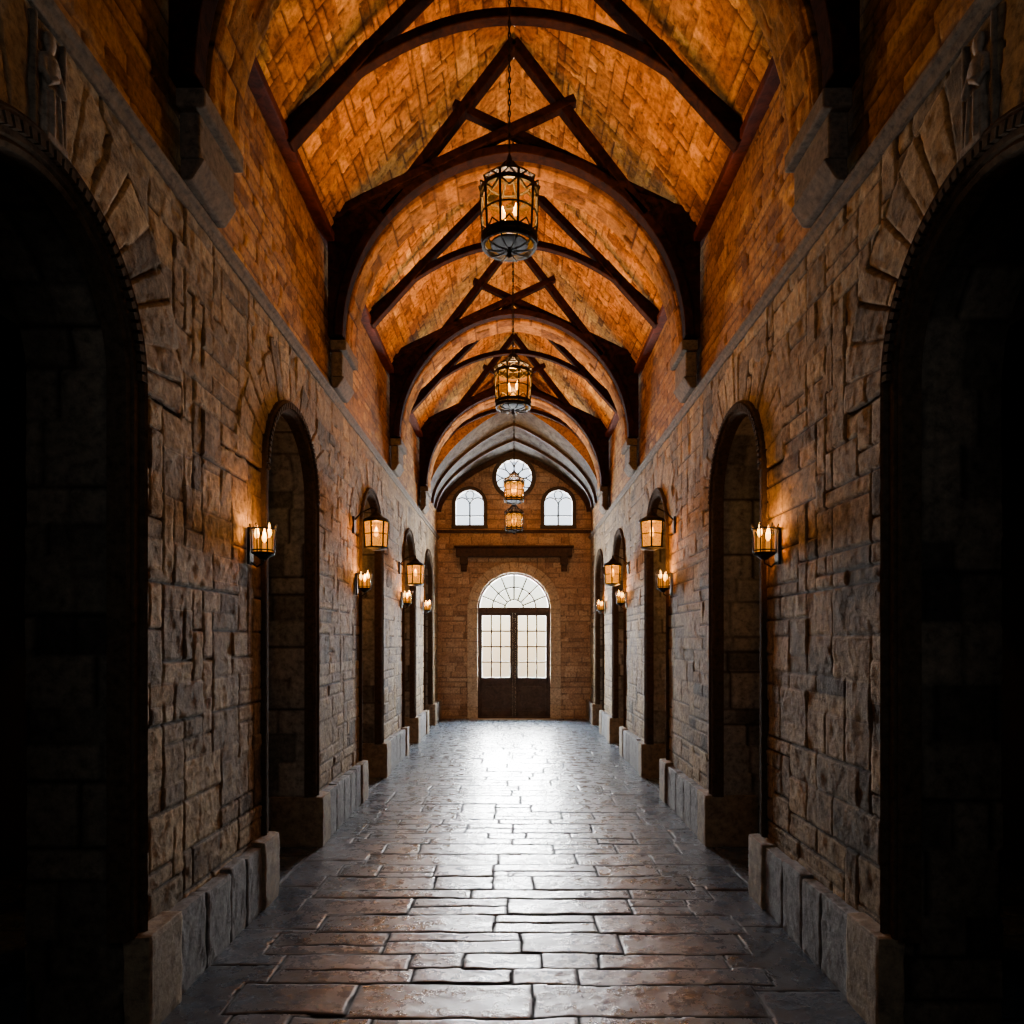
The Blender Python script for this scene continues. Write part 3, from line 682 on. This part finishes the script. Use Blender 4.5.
# ------------------------------------------------------------------ lanterns
def flame(m,x,y,z,s=1.0):
    m.lathe((x,y,z),[(0.001*s,0),(0.009*s,0.008*s),(0.012*s,0.02*s),(0.008*s,0.036*s),(0.003*s,0.05*s),(0.0005*s,0.06*s)],8)
def lamp(name,kind,loc,power,col,rad=0.04,rot=None,spot=None,size=None,target=None):
    l=bpy.data.lights.new(name,kind); l.energy=power; l.color=col
    if kind in('POINT','SPOT'): l.shadow_soft_size=rad
    if spot: l.spot_size=spot; l.spot_blend=0.9
    if size: l.shape='RECTANGLE'; l.size,l.size_y=size
    o=bpy.data.objects.new(name,l); o.location=loc; COL.objects.link(o)
    if rot: o.rotation_euler=rot
    if target: o.rotation_euler=(Vector(target)-Vector(loc)).to_track_quat('-Z','Y').to_euler()
    return o
def lantern(loc,topz,bright):
    root=empty("hanging_lantern",loc); m=MB()
    for z,r in((0.04,0.168),(0.075,0.174),(0.37,0.182)): m.ring((0,0,z),r,0,28,sq=(0.010,0.014))
    m.ring((0,0,0.22),0.179,0.006)
    for k in range(10):
        a=2*math.pi*k/10; c,s=math.cos(a),math.sin(a)
        m.tube([(0.168*c,0.168*s,0.04),(0.179*c,0.179*s,0.22),(0.184*c,0.184*s,0.39)],0.009,6)
        m.tube([(0.184*c,0.184*s,0.39),(0.194*c,0.194*s,0.41),(0.15*c,0.15*s,0.445),(0.085*c,0.085*s,0.49),(0.03*c,0.03*s,0.56)],0.009,6)
        m.tube([(0.165*c,0.165*s,0.04),(0.15*c,0.15*s,0.01),(0.09*c,0.09*s,0.0),(0.02*c,0.02*s,0.0)],0.006,6)
        b=a+math.pi/10; m.tube([(0.184*c,0.184*s,0.37),(0.19*math.cos(b),0.19*math.sin(b),0.415),(0.184*math.cos(a+math.pi/5),0.184*math.sin(a+math.pi/5),0.37)],0.007,6)
        m.tube([(0.174*c,0.174*s,0.08),(0.18*math.cos(b),0.18*math.sin(b),0.13),(0.174*math.cos(a+math.pi/5),0.174*math.sin(a+math.pi/5),0.08)],0.006,6)
        m.tube([(0.181*c,0.181*s,0.37),(0.181*math.cos(b),0.181*math.sin(b),0.315),(0.181*math.cos(a+math.pi/5),0.181*math.sin(a+math.pi/5),0.37)],0.006,6)
    m.ring((0,0,0.445),0.15,0.008); m.ring((0,0,0.49),0.085,0.008)
    m.lathe((0,0,0),[(0.005,-0.045),(0.02,-0.03),(0.012,-0.01),(0.03,0.0),(0.03,0.012)],12)
    m.lathe((0,0,0),[(0.06,0.515),(0.045,0.54),(0.022,0.575),(0.012,0.61),(0.004,0.63)],14)
    m.lathe((0,0,0),[(0.12,0.035),(0.12,0.045)],20)
    m.obj("lantern_frame",M_IRON,parent=root)
    m=MB(); n=30; v=[]
    for i in range(n):
        a=2*math.pi*i/n
        v+=[(0.158*math.cos(a),0.158*math.sin(a),0.05),(0.170*math.cos(a),0.170*math.sin(a),0.37)]
    m.add(v,[(2*i,2*((i+1)%n),2*((i+1)%n)+1,2*i+1) for i in range(n)]); m.obj("lantern_glass",M_AMBER2 if bright else M_AMBER,parent=root,smooth=True)
    for k in range(4):
        a=math.pi/4+k*math.pi/2; x,y=0.06*math.cos(a),0.06*math.sin(a); hh=0.13+0.02*(k%2)
        m=MB(); m.lathe((x,y,0.045),[(0.017,0),(0.017,hh-0.004),(0.012,hh)],12); c=m.obj("candle",M_WAX,parent=root)
        m=MB(); flame(m,x,y,0.045+hh,1.5); m.obj("flame",M_FLAME,parent=c,smooth=True)
    m=MB(); ln=topz-loc[2]; z=0.61; k=0
    while z<ln:
        pts=[]
        for j in range(10):
            a=2*math.pi*j/10; cx,cz=0.007*math.cos(a),0.022*math.sin(a)
            pts.append((cx,0,z+0.020+cz) if k%2 else (0,cx,z+0.020+cz))
        m.tube(pts,0.005,5,True); z+=0.036; k+=1
    m.obj("chain",M_IRON,parent=root)
    return root
LN=[((-0.03,4.50,4.15),RIDGE-0.03,0),((-0.01,7.05,3.96),RIDGE-0.03,0),((0,12.55,4.10),RIDGE-0.03,1),((0.0,14.1,3.82),float(vz(math.pi/2,CBv+0.4*0.26*W))-0.02,1)]
ORANGE=(1.0,0.40,0.06)
for (l,tz,b) in LN:
    r=lantern(l,tz,b); thing(r,"round iron cage lantern with amber glass and candles on chain","hanging lantern","chandelier lanterns hung along the hall")
for (l,tz,b),pw,cc in zip(LN,(68,140,130,14),((1.0,0.68,0.42),(1.0,0.54,0.20),(1.0,0.52,0.18),(1.0,0.6,0.3))):
    lamp("lantern_glow",'POINT',(l[0],l[1],l[2]+0.32),pw,cc,0.03)
for y,pw in ((2.6,28),(5.1,330),(7.7,420),(10.4,420),(12.6,180)):
    for s in(-1,1):
        lamp("added_vault_fill",'SPOT',(s*(W-0.040),y,LEDGE+0.055),pw,ORANGE,0.015,spot=math.radians(92),target=(-s*0.75,y,RIDGE-0.3))  # added spots without fixtures, hidden behind the ledge to brighten the vault

HX=0.205
def wall_lantern():
    root=empty("wall_lantern",(0,0,0)); m=MB()
    m.lathe((HX,0,0),[(0.03,-0.02),(0.1,0.0),(0.105,0.012)],12); m.ring((HX,0,0.25),0.112,0.008); m.ring((HX,0,0.13),0.108,0.005)
    for k in range(6):
        a=2*math.pi*k/6+0.3; c,s=math.cos(a),math.sin(a); m.tube([(HX+0.10*c,0.10*s,0.0),(HX+0.112*c,0.112*s,0.25)],0.0085,6)
    m.lathe((HX,0,0),[(0.125,0.25),(0.11,0.275),(0.06,0.30),(0.03,0.335),(0.012,0.35),(0.01,0.38)],12)
    m.obj("lantern_frame",M_IRON,parent=root)
    m=MB(); m.tube([(HX,0,0.375),(HX-0.04,0,0.385),(0.07,0,0.34),(0.0,0,0.26)],0.007,8); m.box((0,0,0.22),(0.02,0.05,0.16)); m.obj("bracket",M_IRON,parent=root)
    m=MB(); n=18; v=[]
    for i in range(n):
        a=2*math.pi*i/n; v+=[(HX+0.094*math.cos(a),0.094*math.sin(a),0.012),(HX+0.106*math.cos(a),0.106*math.sin(a),0.25)]
    m.add(v,[(2*i,2*((i+1)%n),2*((i+1)%n)+1,2*i+1) for i in range(n)]); m.obj("lantern_glass",M_AMBER2,parent=root,smooth=True)
    m=MB(); m.lathe((HX,0,0.012),[(0.02,0),(0.02,0.09),(0.014,0.095)],12); c=m.obj("candle",M_WAX,parent=root)
    m=MB(); flame(m,HX,0,0.107,1.8); m.obj("flame",M_FLAME,parent=c,smooth=True)
    root.scale=(1.08,1.08,1.05)
    return root
WL=wall_lantern(); thing(WL,"small iron lantern with glowing amber glass on wall bracket","wall lantern","bracketed wall lanterns")
first=True
for y,zl in((6.95,2.56),(9.72,2.42)):
    for sgn in(-1,1):
        loc=(sgn*(W-0.03),y,zl); rz=0 if sgn<0 else math.pi
        if first: WL.location=loc; WL.rotation_euler=(0,0,rz); first=False
        else: dup(WL,loc,rz)
        lamp("wall_lantern_glow",'POINT',(sgn*(W-0.03-HX*1.08),y,zl+0.21),46,(1.0,0.50,0.14),0.02)
def sconce():
    root=empty("wall_sconce",(0,0,0)); m=MB()
    m.box((0.0,0,0.05),(0.02,0.07,0.24)); m.tube([(0,0,-0.05),(0.05,0,-0.085),(0.10,0,-0.06),(0.10,0,-0.01)],0.007,8); m.obj("wall_plate",M_IRON,parent=root)
    m=MB(); m.lathe((0.10,0,0),[(0.02,-0.04),(0.05,-0.018),(0.080,-0.005),(0.083,0.008)],16)
    m.ring((0.10,0,0.16),0.088,0.006,20); m.ring((0.10,0,0.02),0.083,0.005,20)
    for k in range(7):
        a=2*math.pi*k/7; c,s=math.cos(a),math.sin(a); m.tube([(0.10+0.083*c,0.083*s,0.0),(0.10+0.088*c,0.088*s,0.16),(0.10+0.10*c,0.10*s,0.19)],0.005,6)
    m.obj("basket",M_IRON,parent=root)
    m=MB(); n=20; v=[]
    for i in range(n):
        a=2*math.pi*i/n; v+=[(0.10+0.072*math.cos(a),0.072*math.sin(a),0.008),(0.10+0.075*math.cos(a),0.075*math.sin(a),0.12)]
    m.add(v,[(2*i,2*((i+1)%n),2*((i+1)%n)+1,2*i+1) for i in range(n)]); m.obj("glass_cup",M_AMBER,parent=root,smooth=True)
    for x,y,h in((0.06,-0.03,0.085),(0.14,0.01,0.10),(0.09,0.045,0.07)):
        m=MB(); m.lathe((x,y,0.008),[(0.016,0),(0.016,h-0.004),(0.011,h)],12); c=m.obj("candle",M_WAX,parent=root)
        m=MB(); flame(m,x,y,h+0.008,1.6); m.obj("flame",M_FLAME,parent=c,smooth=True)
    root.scale=(0.80,0.80,0.92)
    return root
SN=sconce(); thing(SN,"small iron cage wall sconce holding lit candles","wall sconce","candle sconces along the stone piers")
first=True
for y,pw in((4.22,12),(7.08,16),(9.90,16),(12.25,18)):
    for sgn in(-1,1):
        loc=(sgn*(W-0.03),y,2.17); rz=0 if sgn<0 else math.pi
        if first: SN.location=loc; SN.rotation_euler=(0,0,rz); first=False
        else: dup(SN,loc,rz)
        lamp("sconce_glow",'POINT',(sgn*(W-0.13),y,2.32),pw,(1.0,0.38,0.07),0.02)

def figure():
    m=MB()
    m.lathe((0,0,0),[(0.044,0.0),(0.046,0.02),(0.038,0.10),(0.032,0.17),(0.038,0.225),(0.044,0.258),(0.034,0.283),(0.016,0.294),(0.015,0.304),(0.022,0.314),(0.027,0.335),(0.024,0.356),(0.012,0.370)],20,0.6,1.0)
    for s in(-1,1):
        m.tube([(0.0,s*0.038,0.262),(0.010,s*0.050,0.21),(0.024,s*0.036,0.175),(0.030,s*0.006,0.205)],0.0125,8)
        for k in range(5):
            m.tube([(-0.010,s*0.025,0.27),(-0.012,s*(0.056+0.002*k),0.270-0.014*k),(-0.012,s*(0.060-0.004*k),0.19-0.032*k)],0.0115,6)
        m.tube([(0.020,s*0.014,0.16),(0.024,s*0.018,0.08),(0.026,s*0.022,0.0)],0.009,6)
        m.tube([(0.010,s*0.030,0.15),(0.012,s*0.034,0.07),(0.014,s*0.038,0.0)],0.008,6)
    m.box((0.0,0,-0.012),(0.06,0.11,0.025))
    return m
fig=None
for sgn in(-1,1):
    if fig is None:
        fig=empty("carved_figure",(0,0,0)); thing(fig,"weathered stone relief of a robed winged figure above the arch","carved figure","carved relief figures")
        o=figure().obj("robed_body",M_CARVE,parent=fig,smooth=True)
        r=o.modifiers.new("remesh",'REMESH'); r.mode='VOXEL'; r.voxel_size=0.004; r.use_smooth_shade=True
        m=MB(); m.box((-0.025,0,0.18),(0.03,0.16,0.41)); m.box((-0.01,0.075,0.18),(0.035,0.016,0.41)); m.box((-0.01,-0.075,0.18),(0.035,0.016,0.41)); m.obj("niche_slab",M_CORB,parent=fig,bevel=0.006)
        fig.location=(sgn*(W-0.028),2.40,3.36); fig.rotation_euler=(0,0,0)
    else: dup(fig,(sgn*(W-0.028),2.40,3.36),math.pi)

# ------------------------------------------------------------------ light
lamp("daylight_door",'AREA',(0,YE+1.0,1.9),7600,(0.97,0.99,1.0),rot=(math.radians(-90),0,0),size=(3.0,4.0))
lamp("daylight_high",'AREA',(0,YE+1.0,5.1),2000,(0.96,0.98,1.0),rot=(math.radians(-90),0,0),size=(4.0,2.0))
lamp("rear_fill",'AREA',(0,YB+0.3,3.0),15,(0.93,0.96,1.0),rot=(math.radians(90),0,0),size=(2.4,2.0))
w=bpy.data.worlds.new("world"); SC.world=w; w.use_nodes=True
bg=w.node_tree.nodes["Background"]; sky=w.node_tree.nodes.new("ShaderNodeTexSky"); sky.sun_disc=False
sky.sun_elevation=math.radians(40)
w.node_tree.links.new(sky.outputs[0],bg.inputs[0]); bg.inputs[1].default_value=0.3

cam=bpy.data.cameras.new("camera"); co=bpy.data.objects.new("camera",cam); COL.objects.link(co)
co.location=(0,0,H); co.rotation_euler=(math.radians(90),0,0)
cam.sensor_width=36; cam.lens=36*F/1024; cam.shift_y=0.125; cam.shift_x=-0.002; cam.clip_start=0.05
SC.camera=co
